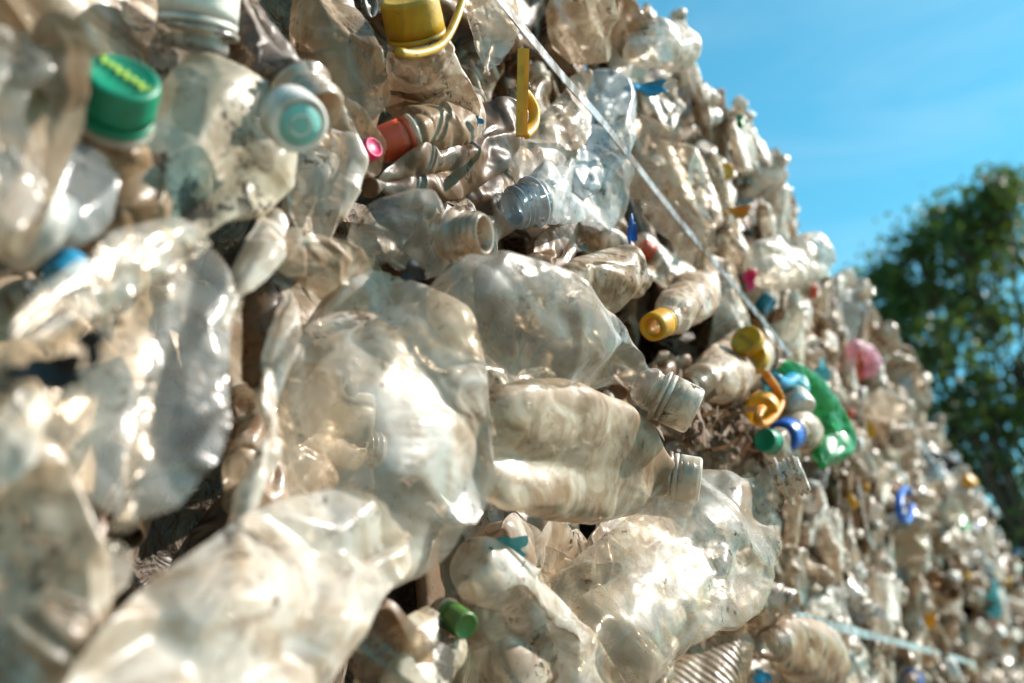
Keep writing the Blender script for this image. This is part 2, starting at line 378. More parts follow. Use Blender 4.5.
for s in range(STEPS+30):
    f = min(1, (s+1)/STEPS); off = (1-f)*.045+f*d1
    for k in range(K):
        h = ((P-ctr[:, None, None])*pn[:, k][:, None, None]).sum(-1)-off[:, k][:, None, None]
        P -= (np.maximum(h, 0)*wt)[..., None]*pn[:, k][:, None, None]
    for b in range(BN):
        L_ = NECK[b][0]; R3 = np.array(Matrix.Rotation(bendang[b, 0]*f, 3, 'Y') @ Matrix.Rotation(bendang[b, 1]*f, 3, 'Z'))
        P[b, -3:] = (ringQ[b]-[L_, 0, 0]) @ R3.T+np.array([L_*(1-f*(1-axial[b])), 0, 0])+tip[b]*f
        if s == 0: NF.append(None)
        NF[b] = (np.array([L_*(1-f*(1-axial[b])), 0, 0])+tip[b]*f, R3 @ np.array([1., 0, 0]))
    P[:, 0, :, 0] = np.maximum(P[:, 0, :, 0], 0)
    for _ in range(3): relax(P, rr_, .16)
for b in range(BN):
    c = P[b].mean(1, keepdims=True); nr = P[b]-c; nr /= np.linalg.norm(nr, axis=-1)[..., None]+1e-9
    P[b] += nr*((facets(P[b], .034, rng, np.array([1., 0, 0]))*.55+facets(P[b], .016, rng)*.25)*wt[0])[..., None]
for b in range(BN):
    me = bpy.data.meshes.new('body'); me.from_pydata(P[b].reshape(-1, 3).tolist(), [], grid_faces(BV, BU, False))
    me.materials.append(MAT['cloudy']); protos.append(dict(mesh=refined(me), P=P[b].copy(), neck=NF[b], rn=NECK[b][2], kind=NECK[b][3], L=NECK[b][0]))

# ---- the bottles in front, each shaped along its own spine
HV, HU = 84, 72
heroes = []
def hero(label, st, mat, o, neck=None, cap=None, thick=.5, ex=1.08, p=1., group=None, rn=.0135, nmat='neck', amp=.0045, lam=.06, name='plastic_bottle', cat='bottle', rib=0, capr=None, caph=.015, extra=None, dents=3, lens=None, fac=1., sheet=.8, seed=None):
    heroes.append(dict(dents=dents, seed=1000+7*len(heroes) if seed is None else seed, sheet=sheet, lens=(max(0, min(1, (.85-thick)/.3)) if lens is None else lens), fac=fac*(.45 if thick > .78 else 1), label=label, st=st, mat=mat, o=o, neck=neck, cap=cap, thick=thick, ex=ex, p=p, group=group, rn=rn, nmat=nmat, amp=amp, lam=lam, name=name, cat=cat, rib=rib, caph=caph, extra=extra))
GB = 'crushed plastic bottles of the bale wall'
def hb(*a, **k): hero(*a, group=GB, **k)
# big blurred ones close to the lens
hb('large translucent crushed bottle with a bright ridge, leftmost of the big close blurred ones', [(208,246,14),(196,285,42),(172,340,78),(148,400,98),(132,455,92),(125,505,62),(122,532,25)], 'clear', (.04,.058), thick=.36, ex=1.10, fac=.5, sheet=.4, lam=.12, dents=0)
hb('thin clear folded bottle flap crossing above the large translucent bottle at left', [(10,340,22),(60,300,34),(120,268,36),(175,246,26),(212,244,10)], 'clear', (.06,.045), thick=.35, fac=.5, sheet=.35, ex=1.08)
hb('big milky white crumpled bottle filling the middle, glossy and bulging upward', [(392,276,46),(388,302,86),(380,350,112),(376,410,118),(378,470,110),(376,530,88),(384,590,40)], 'cloudy', (.05,.058), sheet=1.0, thick=.5, ex=1.13, amp=.009, lam=.08, dents=0)
hb('long milky bottle running down to the bottom left edge, nearest to the lens', [(410,535,34),(362,562,70),(300,605,92),(225,662,104),(150,725,108),(80,800,90)], 'cloudy', (.07,.095), thick=.4, ex=1.09, lam=.13, fac=.6, dents=0)
hb('narrow pale folded bottle wedged along the left side of the big milky bottle', [(292,285,10),(280,330,20),(268,400,26),(254,470,26),(236,540,22),(215,610,16)], 'cloudy', (.035,.06), thick=.4, ex=1.1, amp=.006)
# the sharp ones in the middle
hb('clear shiny dented bottle with a white cap pointing down right, above the square brownish one', [(450,266,20),(470,290,46),(510,315,58),(555,338,60),(600,360,52),(634,380,36),(656,393,19)], 'clear', (.085,.122), neck=(.86,.42,-.12), cap='c_frost', thick=.6, lens=.5, ex=1.07, amp=.006, lam=.075, caph=.019, dents=1)
hb('square shouldered brownish cloudy bottle with a white ribbed cap, lying under the clear shiny one', [(474,455,74),(505,456,78),(560,458,76),(608,464,64),(640,470,46),(664,476,22)], 'cream', (.082,.112), neck=(.97,.12,-.16), cap='c_frost', thick=.5, ex=1.05, p=1.8, sheet=.3, lens=.3, amp=.006, lam=.075, dents=0)
hb('clear mud streaked bottle pointing up right with an open grey threaded neck', [(582,660,52),(636,612,70),(688,568,78),(730,528,60),(760,500,36),(779,482,20)], 'streaked', (.072,.142), neck=(.90,-.36,-.25), rn=.0160, thick=.5, lens=.5, sheet=.6, dents=0, ex=1.07, amp=.006, lam=.07)
hb('wide clear crushed bottle with traces of blue print under the square brownish one', [(488,548,16),(530,560,36),(590,580,48),(640,575,58),(690,550,40)], 'clearish', (.02,.05), thick=.4, ex=1.1, amp=.006)
hb('milky film like bottle folded to a point at the bottom centre', [(470,560,14),(505,590,36),(540,625,46),(575,670,44),(600,720,36)], 'cloudy', (.06,.075), thick=.35, ex=1.09, amp=.006)
hb('pale crumpled bottle standing at the bottom edge beside the green lidded one', [(462,560,14),(480,590,30),(500,635,36),(515,700,38)], 'cream', (.05,.06), thick=.5, ex=1.1)
hb('clear bottle flap with a sharp tip under the wide clear bottle at the bottom', [(560,585,15),(600,600,32),(625,640,34),(640,700,26)], 'clear', (.035,.06), thick=.35, ex=1.1)
# upper left
hb('clear bottle standing upright with a dusty white cap at the top edge', [(190,150,40),(189,110,46),(189,80,45),(193,55,40),(196,40,31)], 'grey', (-.01,.02), neck=(.12,-.95,-.1), cap='c_white', rn=.0150, thick=.8, ex=1.03, amp=.003, caph=.019)
hb('grimy brownish bottle with a bright green screw cap', [(76,270,40),(86,225,42),(98,180,40),(106,150,36),(112,128,30)], 'tan', (.01,.035), neck=(.42,-.64,-.62), cap='c_green', rn=.0120, thick=.75, ex=1.07, caph=.016)
hb('rounded cloudy bottle spotted with black mould below the upright white capped one', [(158,262,36),(178,222,58),(204,175,74),(228,135,76),(248,105,58),(262,86,26)], 'dirty', (.03,.035), thick=.7, ex=1.07, amp=.005, lam=.07)
hb('dark brown bottle with a bare ringed neck above the teal printed cap', [(205,-40,44),(232,10,46),(262,50,38),(283,75,28),(296,90,20)], 'dark', (.02,.05), neck=(.62,.62,-.42), nmat='neckb', rn=.0135, thick=.7, ex=1.06, rib=.009)
hb('small cloudy waisted bottle under the teal printed cap', [(318,245,22),(320,215,40),(328,180,42),(338,158,34),(338,142,28),(330,130,14)], 'cloudy', (.02,.03), thick=.75, ex=1.07, amp=.004, lam=.045)
hb('tall tan crumpled bottle at the top, left of the mustard lid', [(338,-20,44),(345,20,50),(356,60,46),(366,100,32),(362,130,14)], 'tan', (.01,.02), thick=.7, ex=1.12, amp=.006, lam=.05)
hb('torn beige bottle below the tall tan crumpled one, left of the red cap', [(330,95,14),(345,120,30),(358,150,32),(365,180,14)], 'tan', (.02,.02), thick=.6, ex=1.12)
hb('brown grimy bottle bent into a trough below the red cap', [(365,186,14),(400,180,26),(440,172,32),(480,145,34),(510,110,28),(528,85,12)], 'dark', (.02,.035), thick=.6, ex=1.12, amp=.006, lam=.05)
hb('clear creased bottle with a bare threaded neck pointing right, in front of the brown trough', [(372,262,20),(384,240,40),(410,237,46),(432,238,40),(450,238,20)], 'clear', (.045,.07), neck=(.88,-.05,-.42), thick=.6, ex=1.08, amp=.005, lam=.06, rn=.0118)
hb('mustard lidded beige bottle at the top edge', [(438,140,30),(436,110,40),(432,80,38),(424,58,28),(419,46,22)], 'cream', (.01,.03), neck=(-.15,-.75,-.5), cap='c_mustard', rn=.0155, thick=.7, ex=1.1, caph=.022)
hb('grimy tan crushed bottle with an orange red cap facing down', [(470,85,20),(452,105,34),(432,122,28),(416,132,19)], 'tan', (.01,.028), neck=(-.86,.40,-.32), cap='c_red', rn=.0098, thick=.7, ex=1.1, caph=.016)
hb('long brownish clear bottle lying diagonally below the yellow clip', [(432,240,14),(470,222,28),(515,190,32),(552,150,28),(578,105,22),(590,75,10)], 'clearish', (.0,.02), thick=.5, ex=1.09, amp=.004)
hb('grey clear bottle with an open silvery neck facing left, above the bare threaded neck', [(625,180,22),(600,184,38),(570,192,38),(548,198,28),(536,201,20)], 'grey', (.01,.045), neck=(-.80,.34,-.52), nmat='neckg', thick=.65, ex=1.08, rn=.0150)
hb('pale blue tinted bottle with a dimpled base right of the silvery neck', [(600,70,16),(602,100,26),(600,135,31),(590,165,30),(580,188,18)], 'blue', (.02,.03), sheet=.3, thick=.7, ex=1.08)
hb('dull brown bottle squashed flat in the shade at the left of the yellow clip', [(395,210,16),(430,205,30),(475,195,32),(505,170,20)], 'dark', (-.005,.0), thick=.5, ex=1.1)
hb('brown crumpled bottle in shadow under the silvery neck', [(520,268,14),(550,262,32),(590,255,38),(625,250,22)], 'brown', (.01,.01), thick=.6, ex=1.14, amp=.006, lam=.045)
hb('pale torn bottle shaped like a shell above the clear shiny one', [(560,300,14),(590,285,26),(620,275,30),(640,285,16)], 'cream', (.03,.04), thick=.7, ex=1.12)
# far left, out of focus
hb('pale tan cut bottle with a wide rim, out of focus at the top left corner', [(44,14,22),(66,50,20),(60,120,18),(36,190,18),(8,250,16)], 'tan', (.055,.065), fac=.4, sheet=.3, thick=.22, ex=1.06, dents=1)
hb('blurred clear bottle bulging in at the top of the left edge', [(12,20,40),(14,70,56),(8,130,58),(-2,190,48),(-10,240,30)], 'clear', (.045,.075), thick=.6, ex=1.08, amp=.006)
hb('blurred grey clear bottle below the green capped one at the left', [(80,140,16),(74,170,32),(64,205,36),(48,240,20)], 'grey', (.04,.055), thick=.6, ex=1.1)
hb('blurred pale bottle standing in the bottom left corner', [(14,440,26),(26,490,48),(40,560,66),(52,640,66),(60,720,50)], 'cream', (.05,.06), thick=.6, ex=1.08, amp=.006)
hb('blurred cut bottle with a pale open mouth at the bottom left', [(120,540,26),(100,580,42),(75,622,40),(62,640,30)], 'clearish', (.05,.06), neck=(-.5,.7,-.3), rn=.013, thick=.7, ex=1.05)
hb('blurred clear bottle rising between the pale corner bottle and the long milky one', [(205,560,14),(180,590,26),(150,635,32),(118,690,34),(90,740,30)], 'clearish', (.05,.07), thick=.45, ex=1.09)
hb('whitish torn bottle scrap at the left edge beside a black hollow', [(40,390,12),(26,420,28),(14,450,34),(0,490,20)], 'white', (.06,.07), thick=.5, ex=1.14, amp=.006, lam=.05)
hb('narrow pale bottle folded between the mould spotted one and the big milky one', [(280,205,10),(262,245,20),(240,285,20),(222,330,12)], 'cloudy', (.045,.055), thick=.4, ex=1.06)
hb('small brown crumpled bottle in the hollow above the big milky one', [(255,275,12),(262,310,28),(268,350,26),(262,390,12)], 'dark', (.015,.02), thick=.6, ex=1.14, amp=.006, lam=.045)
hb('beige pleated bottle above the big milky one, left of the black scrap', [(275,262,12),(300,250,26),(330,262,30),(360,282,22),(385,300,10)], 'cream', (.035,.04), thick=.6, ex=1.14, amp=.006, lam=.045)
hb('tan rumpled bottle below the green capped one', [(96,250,14),(115,215,28),(125,185,28),(135,160,14)], 'tan', (.025,.03), thick=.6, ex=1.14, amp=.006, lam=.05)
# lower centre
hb('mud stained white bottle with a leaf green lid on its end at the bottom', [(385,700,40),(405,668,44),(428,640,42),(440,620,32),(444,611,22)], 'dirty', (.042,.048), neck=(.55,.12,-.82), cap='c_lgreen', rn=.0062, thick=.8, ex=1.06, caph=.0135)
hb('brown streaked crumpled bottle at the bottom edge left of the leaf green lid', [(350,620,14),(375,630,34),(400,660,38),(410,710,30)], 'brown', (.045,.05), thick=.7, ex=1.14, amp=.006, lam=.05)
hb('ribbed grey brown bottle at the bottom edge under the mud streaked one', [(668,720,44),(690,685,46),(708,655,44),(722,632,34),(732,616,16)], 'tan', (.0,.01), thick=.8, ex=1.02, amp=.001, rib=.0085)
hb('brown tinted bottle shoulder with its neck to the right, below the grey threaded neck', [(720,615,20),(742,602,30),(762,600,27),(776,601,19)], 'brown', (.03,.06), neck=(.80,.05,-.55), nmat='neckb', thick=.85, ex=1.05, rn=.0155)
hb('tan bottle with an open round mouth at the bottom, under the brown tinted shoulder', [(830,668,26),(808,655,34),(786,646,28),(776,643,20)], 'tan', (.03,.06), neck=(-.62,-.15,-.75), nmat='neckb', thick=.85, ex=1.05, rn=.0155)
# middle right
hb('cream bottle behind the yellow ring cap', [(705,285,18),(694,300,30),(678,314,24),(668,320,16)], 'cream', (.04,.075), neck=(-.62,.25,-.72), cap='c_yellow', rn=.0102, thick=.8, ex=1.08, caph=.018, extra=lambda h: ring_top(h))
hb('cream bottle with a bare ringed neck below the yellow ring cap', [(755,350,20),(738,362,32),(716,374,27),(704,380,18)], 'cream', (.03,.055), neck=(-.66,.35,-.62), thick=.8, ex=1.08, rn=.0150)
hb('bright green crushed bottle in the coloured cluster', [(782,366,14),(798,388,24),(814,414,32),(826,438,28),(822,464,12)], 'green', (.07,.10), thick=.7, ex=1.12, amp=.008, lam=.09, dents=1)
hb('white capped aqua bottle beside the bright green one', [(772,372,12),(780,380,20),(788,390,22),(793,397,16)], 'aqua', (.05,.08), neck=(.3,.6,-.7), cap='c_white', thick=.8, ex=1.08, rn=.0150)
hb('squashed bottle with a cobalt blue cap under the bright green one', [(812,425,16),(800,430,24),(792,433,20)], 'cream', (.05,.085), neck=(-.6,.1,-.76), cap='c_blue', thick=.8, ex=1.08, rn=.016, caph=.020)
hb('squashed bottle with a deep green cap lowest in the coloured cluster', [(795,455,14),(782,448,20),(774,443,18)], 'clearish', (.05,.085), neck=(-.6,-.2,-.7), cap='c_green', thick=.8, ex=1.08, rn=.011)
hb('clear square jug end sticking out of the skyline against the blue sky', [(745,262,14),(765,260,22),(790,258,26),(815,258,24),(834,262,14)], 'cloudy', (.04,.12), thick=.7, ex=1.05, p=1.6, dents=1)
hb('pale bottle poking out of the skyline above the dark tree', [(872,398,10),(885,405,15),(900,408,14),(915,408,8)], 'cloudy', (.03,.12), thick=.8, ex=1.06)
hb('cloudy bottle bulging from the skyline at the top of the frame', [(635,60,16),(655,45,30),(675,40,32),(694,48,14)], 'cloudy', (.03,.06), thick=.8, ex=1.12)
hb('faded pink bottle high on the wall before the tree', [(852,346,8),(862,355,13),(868,366,14),(872,377,8)], 'pink', (.02,.04), thick=.8, ex=1.1)
hb('clear film sheet bottle lying over the grey strap', [(618,128,18),(640,160,42),(668,205,48),(690,250,34),(700,275,12)], 'clear', (.035,.045), thick=.3, ex=1.08)
hb('cream crumpled bottle at the very top, right of the long grey strap', [(572,-30,14),(580,0,30),(592,32,32),(606,62,14)], 'cream', (.02,.02), thick=.6, ex=1.1)
hb('milky crumpled bottle at the very top, left of the upper end of the strap', [(470,-30,14),(488,0,28),(494,40,30),(490,75,14)], 'cloudy', (.015,.015), thick=.6, ex=1.1)
hb('brown crushed bottle at the top edge between strap and skyline bulge', [(610,-20,10),(622,10,20),(630,35,20),(636,58,10)], 'tan', (.02,.02), thick=.6, ex=1.1)
def build_heroes():
    B = len(heroes); Gd = np.zeros((B, HV, HU, 3)); a = np.arange(HU)/HU*2*math.pi; NFh = []; EX = np.ones((B, 1, 1)); kb = .3
    pin = np.zeros((B, HV, 1, 1)); AX = []
    rs = np.random.default_rng(21)
    for b, h in enumerate(heroes):
        rs = np.random.default_rng(h['seed']); st = np.array([s[:3] for s in h['st']], float); n = len(st); o = h['o']; os_ = np.linspace(o[0], o[1], n) if len(o) == 2 else np.interp(np.linspace(0, 1, n), np.linspace(0, 1, len(o)), o)
        Zs = np.array([wallZ(x, y, q) for (x, y, _), q in zip(st, os_)]); C = np.array([at(x, y, z) for (x, y, _), z in zip(st, Zs)]); Wd = st[:, 2]/F*Zs
        s = np.concatenate([[0], np.cumsum(np.linalg.norm(np.diff(C, axis=0), axis=1))]); sl = s[-1]
        q = np.linspace(0, sl, HV); 
        Ci = np.stack([np.interp(q, s, C[:, i]) for i in range(3)], 1); Wi = np.interp(q, s, Wd)
        for _ in range(4):                       # round off the corners of the spine
            Ci[1:-1] = .25*Ci[:-2]+.5*Ci[1:-1]+.25*Ci[2:]; Wi[1:-1] = .25*Wi[:-2]+.5*Wi[1:-1]+.25*Wi[2:]
        T = np.gradient(Ci, axis=0); T /= np.linalg.norm(T, axis=1)[:, None]
        view = Ci-CAM; view /= np.linalg.norm(view, axis=1)[:, None]
        side = np.cross(T, view); side /= np.linalg.norm(side, axis=1)[:, None]; dep = np.cross(side, T)
        tk = np.full(HV, h['thick']*(.72 if h['thick'] < .7 else 1))
        x = np.linspace(0, 1, HV); cl = np.ones(HV); e = x < .09; cl[e] = np.sqrt(np.clip(1-(1-x[e]/.09)**2*.985, .0004, 1))
        if h['neck'] is None:
            e = x > .91; cl[e] *= np.sqrt(np.clip(1-(1-(1-x[e])/.09)**2*.985, .0004, 1))
        A1 = Wi*cl; A2 = Wi*cl*tk
        if h['rib']: m = 1+.05*np.sin(q/h['rib']*2*math.pi); A1 = A1*m; A2 = A2*m
        if h['neck'] is not None:                # blend into a round neck ring
            rn = h['rn']; c0 = C[-1]; nx = R @ np.array([h['neck'][0], -h['neck'][1], h['neck'][2]], float); nx /= np.linalg.norm(nx)
            t = np.clip((x-.84)/.14, 0, 1); t = t*t*(3-2*t); A1 = A1*(1-t)+rn*t; A2 = A2*(1-t)+rn*t
            pin[b, -3:] = 1; pin[b, -6:-3] = .4
            NFh.append((c0, nx))
        else: NFh.append(None)
        ee = 2./(2*h['p']) if h['p'] != 1 else 1.
        ca = np.sign(np.cos(a))*np.abs(np.cos(a))**ee; sa = np.sign(np.sin(a))*np.abs(np.sin(a))**ee
        lens = h['lens']                          # crushed sections come to a sharp fold along both sides
        if h['neck'] is not None: lens = lens*(1-np.clip((x-.80)/.16, 0, 1))[:, None]
        sz = sa*np.abs(sa)**(lens*.9)
        flat2 = np.stack([np.broadcast_to(q[:, None]*.62, (HV, HU)), Wi[:, None]*np.broadcast_to(ca, (HV, HU)), np.zeros((HV, HU))], -1)
        wm = Wi.max(); fsheet = facets(flat2, max(.022, wm*.75), rs)*h['sheet']*(lens if np.ndim(lens) else np.full((HV, 1), lens))   # both walls fold as one sheet
        sway = fsheet/(A2[:, None]+1e-6)
        Gd[b] = Ci[:, None]+side[:, None]*(A1[:, None]*ca)[..., None]+dep[:, None]*(A2[:, None]*(sz+sway))[..., None]
        if h['neck'] is not None:
            fr = frame(nx); 
            for i in range(1, 4):                # the last rings stand square to the neck; start angle matched to the body
                cc = c0-nx*.0025*(i-1); b0 = Gd[b, -4, 0]-Ci[-4]; yb = b0-nx*(b0 @ nx); yb /= np.linalg.norm(yb); zb = np.cross(nx, yb)
                if zb @ (Gd[b, -4, HU//4]-Ci[-4]) < 0: zb = -zb
                Gd[b, -i] = cc+(yb[None]*np.cos(a)[:, None]+zb[None]*np.sin(a)[:, None])*rn*(1+.02*(i-1))
        # dents: the wall of a bottle pushed in flips over a plane (isometric, with a sharp rim)
        for k in range(h['dents']):
            th = rs.uniform(0, 2*math.pi); nn = np.array([rs.normal()*.45, math.cos(th)*.62, math.sin(th)*1.2]); nn /= np.linalg.norm(nn)
            xc = rs.uniform(-.75, .65); dd = rs.uniform(.60, .92); fl = rs.uniform(1.1, 1.9)
            m0 = Ci[:, None]; rel = Gd[b]-m0
            yy = (rel*side[:, None]).sum(-1)/(Wi[:, None]+1e-6); zz = (rel*dep[:, None]).sum(-1)/(Wi*tk)[:, None]; xx = (np.broadcast_to((2*x-1)[:, None], yy.shape)-xc)*(sl/2/max(Wi.max(), 1e-3))*.8
            hh = np.maximum(nn[0]*xx+nn[1]*yy+nn[2]*zz-dd, 0); hh = np.minimum(hh, .75)*fl*(1-pin[b][..., 0])*(1 if h['thick'] < .78 else .45)
            win = np.exp(-np.maximum(np.abs(xx)-1.6, 0)**2*3)
            hh = hh*win
            Gd[b] -= side[:, None]*(hh*nn[1]*Wi[:, None])[..., None]+dep[:, None]*(hh*nn[2]*(Wi*tk)[:, None])[..., None]
        AX.append((C[-1]-C[0])/np.linalg.norm(C[-1]-C[0]))
        EX[b] = 1+(h['ex']-1)*.22
    P = Gd.copy()
    for b, h in enumerate(heroes):
        rs = np.random.default_rng(h['seed']+3); ctr = Gd[b].mean(1, keepdims=True); nr = Gd[b]-ctr; nr /= np.linalg.norm(nr, axis=-1)[..., None]+1e-9
        lo = P[b]-P[b].mean((0, 1))
        P[b] += nr*((facets(lo, h['lam']*.95, rs, AX[b])*.62+facets(lo, h['lam']*.40, rs, AX[b])*.45*np.clip(fold_noise(lo, 2, .09, rs)+.2, 0, 1))*h['fac'])[..., None]*(1-pin[b])
    G2 = P.copy(); r = rests(G2); r = {k: v*(EX if k[0] in 'vud' else EX**.7) for k, v in r.items()}
    for s in range(45):
        P += (.035 if s < 30 else .012)*(G2-P)*(1-pin) + pin*(Gd-P)
        for _ in range(2): relax(P, r, kb)
    P = P*(1-pin)+Gd*pin
    for b, h in enumerate(heroes):
        base = P[b, HV//2].mean(0) if h['neck'] is None else P[b, 2].mean(0)
        root = empty(h['name'], base, h['label'], h['cat'], h['group'])
        me = bpy.data.meshes.new('body'); me.from_pydata((P[b].reshape(-1, 3)-base).tolist(), [], grid_faces(HV, HU, h['neck'] is None))
        me.materials.append(MAT[h['mat']]); me = refined(me); ob = bpy.data.objects.new('body', me); COL.objects.link(ob); ob.parent = root
        h['root'], h['base'] = root, base
        if h['neck'] is not None:
            c, nx = NFh[b]; add_neck(root, base, c, nx, h['rn'], MAT[h['nmat']])
            if h['cap']: h['capob'] = add_cap(root, base, c, nx, h['rn'], MAT[h['cap']], h['caph'])
            h['nf'] = (c, nx)
        if h['extra']: h['extra'](h)
def ring_top(h):
    """an open yellow ring cap: the cap is a hollow collar"""
    o = h['capob']; c, nx = h['nf']; r = h['rn']*1.22
    p = [(.008, r*.8), (.008, r), (.012, r*1.02), (.022, r), (.027, r*.97), (.0275, r*.9), (.027, r*.66), (.018, r*.58), (.008, r*.58), (.008, r*.8)]
    V, Fc = lathe(p, 64); V = xf(V, c-h['base'], frame(nx)); me = bpy.data.meshes.new('cap'); me.from_pydata(V.tolist(), [], Fc)
    me.materials.append(MAT['c_yellow']); me.polygons.foreach_set('use_smooth', [True]*len(me.polygons)); o.data = me
build_heroes()
def find(s): return next(h for h in heroes if s in h['label'])
# printed disc on the teal cap, lettering-like scrawl on the green cap (children of the caps)
def disc_on(h, mat, name, r, x):
    c, nx = h['nf']; V, Fc = lathe([(x, 0), (x, r*.96), (x-.0004, r)], 40)
    return link_mesh(name, xf(V, c-h['base'], frame(nx)), Fc, MAT[mat], h['capob'])
c0, nx = on(290, 116, .068), R @ np.array([.50, -.46, -.73]); nx /= np.linalg.norm(nx)
V, Fc = cap_mesh(.0112, .016); tcap = link_mesh('bottle_cap', xf(V, np.zeros(3), frame(nx)), Fc, MAT['c_white'], None, c0-nx*.012); tag(tcap, 'dusty white cap with a round teal printed top, below the bare ringed brown neck', 'cap', 'loose caps')
V, Fc = lathe([(.0260, 0), (.0260, .0092), (.0250, .0096)], 40); link_mesh('printed_disc', xf(V, np.zeros(3), frame(nx)), Fc, MAT['c_teal'], tcap)
V, Fc = lathe([(.0258, .0040), (.0264, .0046), (.0258, .0052)], 32); link_mesh('printed_ring', xf(V, np.zeros(3), frame(nx)), Fc, MAT['c_white'], tcap)
h = next(q for q in heroes if 'bright green screw cap' in q['label']); c, nx = h['nf']; fr = frame(nx)
# embossed diagonal writing, worn beyond reading: a row of small joined strokes
ax2 = RIGHT*.80-CUP*.60; ax2 = ax2-nx*(ax2 @ nx); ax2 /= np.linalg.norm(ax2); ay2 = np.cross(nx, ax2)
o0 = c+nx*.0264
pts = []
for i in range(33):
    t = i/32*2-1; pts.append(o0-h['base']+ax2*t*.0115+ay2*(0.0024*math.sin(i*1.25)*(1 if i % 3 else .4)))
V, Fc = tube(pts, .0005, 6, sub=2); link_mesh('worn_writing', V, Fc, MAT['print'], h['capob'])

def thing_mesh(name, V, Fc, mat, label, cat, group=None, smooth=True):
    V = np.asarray(V); b = V.mean(0); o = link_mesh(name, V-b, Fc, MAT[mat], None, b, smooth); return tag(o, label, cat, group)
def ribbon(path, wid, nvec, thick=.0012):
    """flat band with thickness; path in world"""
    P = np.array(path); V, Fc = [], []; n = len(P)
    for i in range(n):
        d = P[min(i+1, n-1)]-P[max(i-1, 0)]; d /= np.linalg.norm(d); s = np.cross(d, nvec); s /= np.linalg.norm(s); q = np.cross(s, d)
        for a, b in ((-1, -1), (1, -1), (1, 1), (-1, 1)): V.append(P[i]+s*a*wid/2+q*b*thick/2)
    for i in range(n-1):
        for k in range(4): Fc.append((i*4+k, i*4+(k+1) % 4, i*4+4+(k+1) % 4, i*4+4+k))
    Fc += [(3, 2, 1, 0), tuple((n-1)*4+k for k in range(4))]; return V, Fc
def smoothpath(pts, n):
    P = np.array(pts); s = np.concatenate([[0], np.cumsum(np.linalg.norm(np.diff(P, axis=0), axis=1))]); q = np.linspace(0, s[-1], n)
    C = np.stack([np.interp(q, s, P[:, i]) for i in range(3)], 1)
    for _ in range(6): C[1:-1] = .25*C[:-2]+.5*C[1:-1]+.25*C[2:]
    return C
# baling straps, running level along the wall
pp = smoothpath([on(x, y, o) for x, y, o in ((455,-60,.055), (500,0,.055), (530,37,.06), (562,77,.054), (600,118,.054), (640,170,.046), (680,222,.056), (715,262,.056), (748,302,.058), (790,355,.05))], 60)
V, Fc = ribbon(pp, .0095, np.array([0, -1., 0])); thing_mesh('baling_strap', V, Fc, 'strap', 'long grey plastic baling strap running down across the upper wall', 'strap', 'baling straps', False)
pp = smoothpath([on(x, y, o) for x, y, o in ((690,577,.02), (760,607,.045), (800,618,.06), (850,630,.06), (900,643,.055), (950,656,.06), (975,664,.06))], 50)
V, Fc = ribbon(pp, .014, np.array([0, -1., .15])); thing_mesh('baling_strap', V, Fc, 'strap', 'short pale baling strap low on the wall at the bottom right', 'strap', 'baling straps', False)
# yellow clip: two strips and a curved one behind
root = empty('yellow_clip', on(522, 92, .075), 'yellow plastic clip of thin strips standing upright between bottles', 'clip')
b0 = np.array(root.location)
for dx in (0, 5):
    V, Fc = ribbon(smoothpath([on(519+dx, 136, .075)-b0, on(520+dx, 95, .077)-b0, on(521+dx, 50, .075)-b0], 14), .0045, -FWD, .003); link_mesh('strip', V, Fc, MAT['c_yellow'], root, None, False)
V, Fc = tube([on(x, y, .068)-b0 for x, y in ((524,135), (533,125), (534,110), (527,96), (522,92))], .004, 8, .5, FWD); link_mesh('hook', V, Fc, MAT['c_yellow'], root)
V, Fc = tube([on(x, y, .05) for x, y in ((466,-12), (458,14), (448,36), (436,48), (415,54), (398,52))], .0028, 8); thing_mesh('plastic_tether', V, Fc, 'c_mustard', 'mustard tether strip looping up from the mustard lid', 'strip')
# pink cap behind the small cloudy bottle
V, Fc = cap_mesh(.0052, .008); thing_mesh('bottle_cap', xf(V, on(355, 160, .022), frame(R @ np.array([.7, .3, -.6]))), Fc, 'c_pink', 'crimson pink cap half hidden behind the small waisted bottle', 'cap', 'loose caps')
V, Fc = cap_mesh(.006, .010); thing_mesh('bottle_cap', xf(V, on(88, 248, .045), frame(R @ np.array([-.2, -.6, -.6]))), Fc, 'c_sky', 'blurred sky blue cap at the left below the green cap', 'cap', 'loose caps')
V, Fc = cap_mesh(.013); thing_mesh('bottle_cap', xf(V, on(68, 252, .045), frame(R @ np.array([-.5, .5, -.6]))), Fc, 'c_white', 'blurred cream cap beside the sky blue one at the left', 'cap', 'loose caps')
# coloured cluster
def stack_cap(px, py, o, ax, mat, label, r=.015, h=.015):
    V, Fc = cap_mesh(r, h); return thing_mesh('bottle_cap', xf(V, on(px, py, o), frame(R @ np.array(ax, float))), Fc, mat, label, 'cap', 'loose caps')
stack_cap(752, 348, .07, (-.5, .5, -.6), 'c_mustard', 'upper of the two mustard lids stacked above the orange handle', .0155, .010)
stack_cap(757, 366, .07, (-.5, .5, -.6), 'c_mustard', 'lower of the two mustard lids stacked above the orange handle', .0155, .010)
stack_cap(764, 404, .08, (-.3, -.2, -.8), 'c_yellow', 'round yellow knob behind the orange handle', .015, .02)
V, Fc = tube([on(x, y, .095) for x, y in ((765,373), (776,388), (781,402), (774,416), (763,424), (757,418), (762,408))], [.0048]*7, 10, .8); thing_mesh('jug_handle', V, Fc, 'c_orange', 'orange yellow bent handle left of the bright green bottle', 'handle')
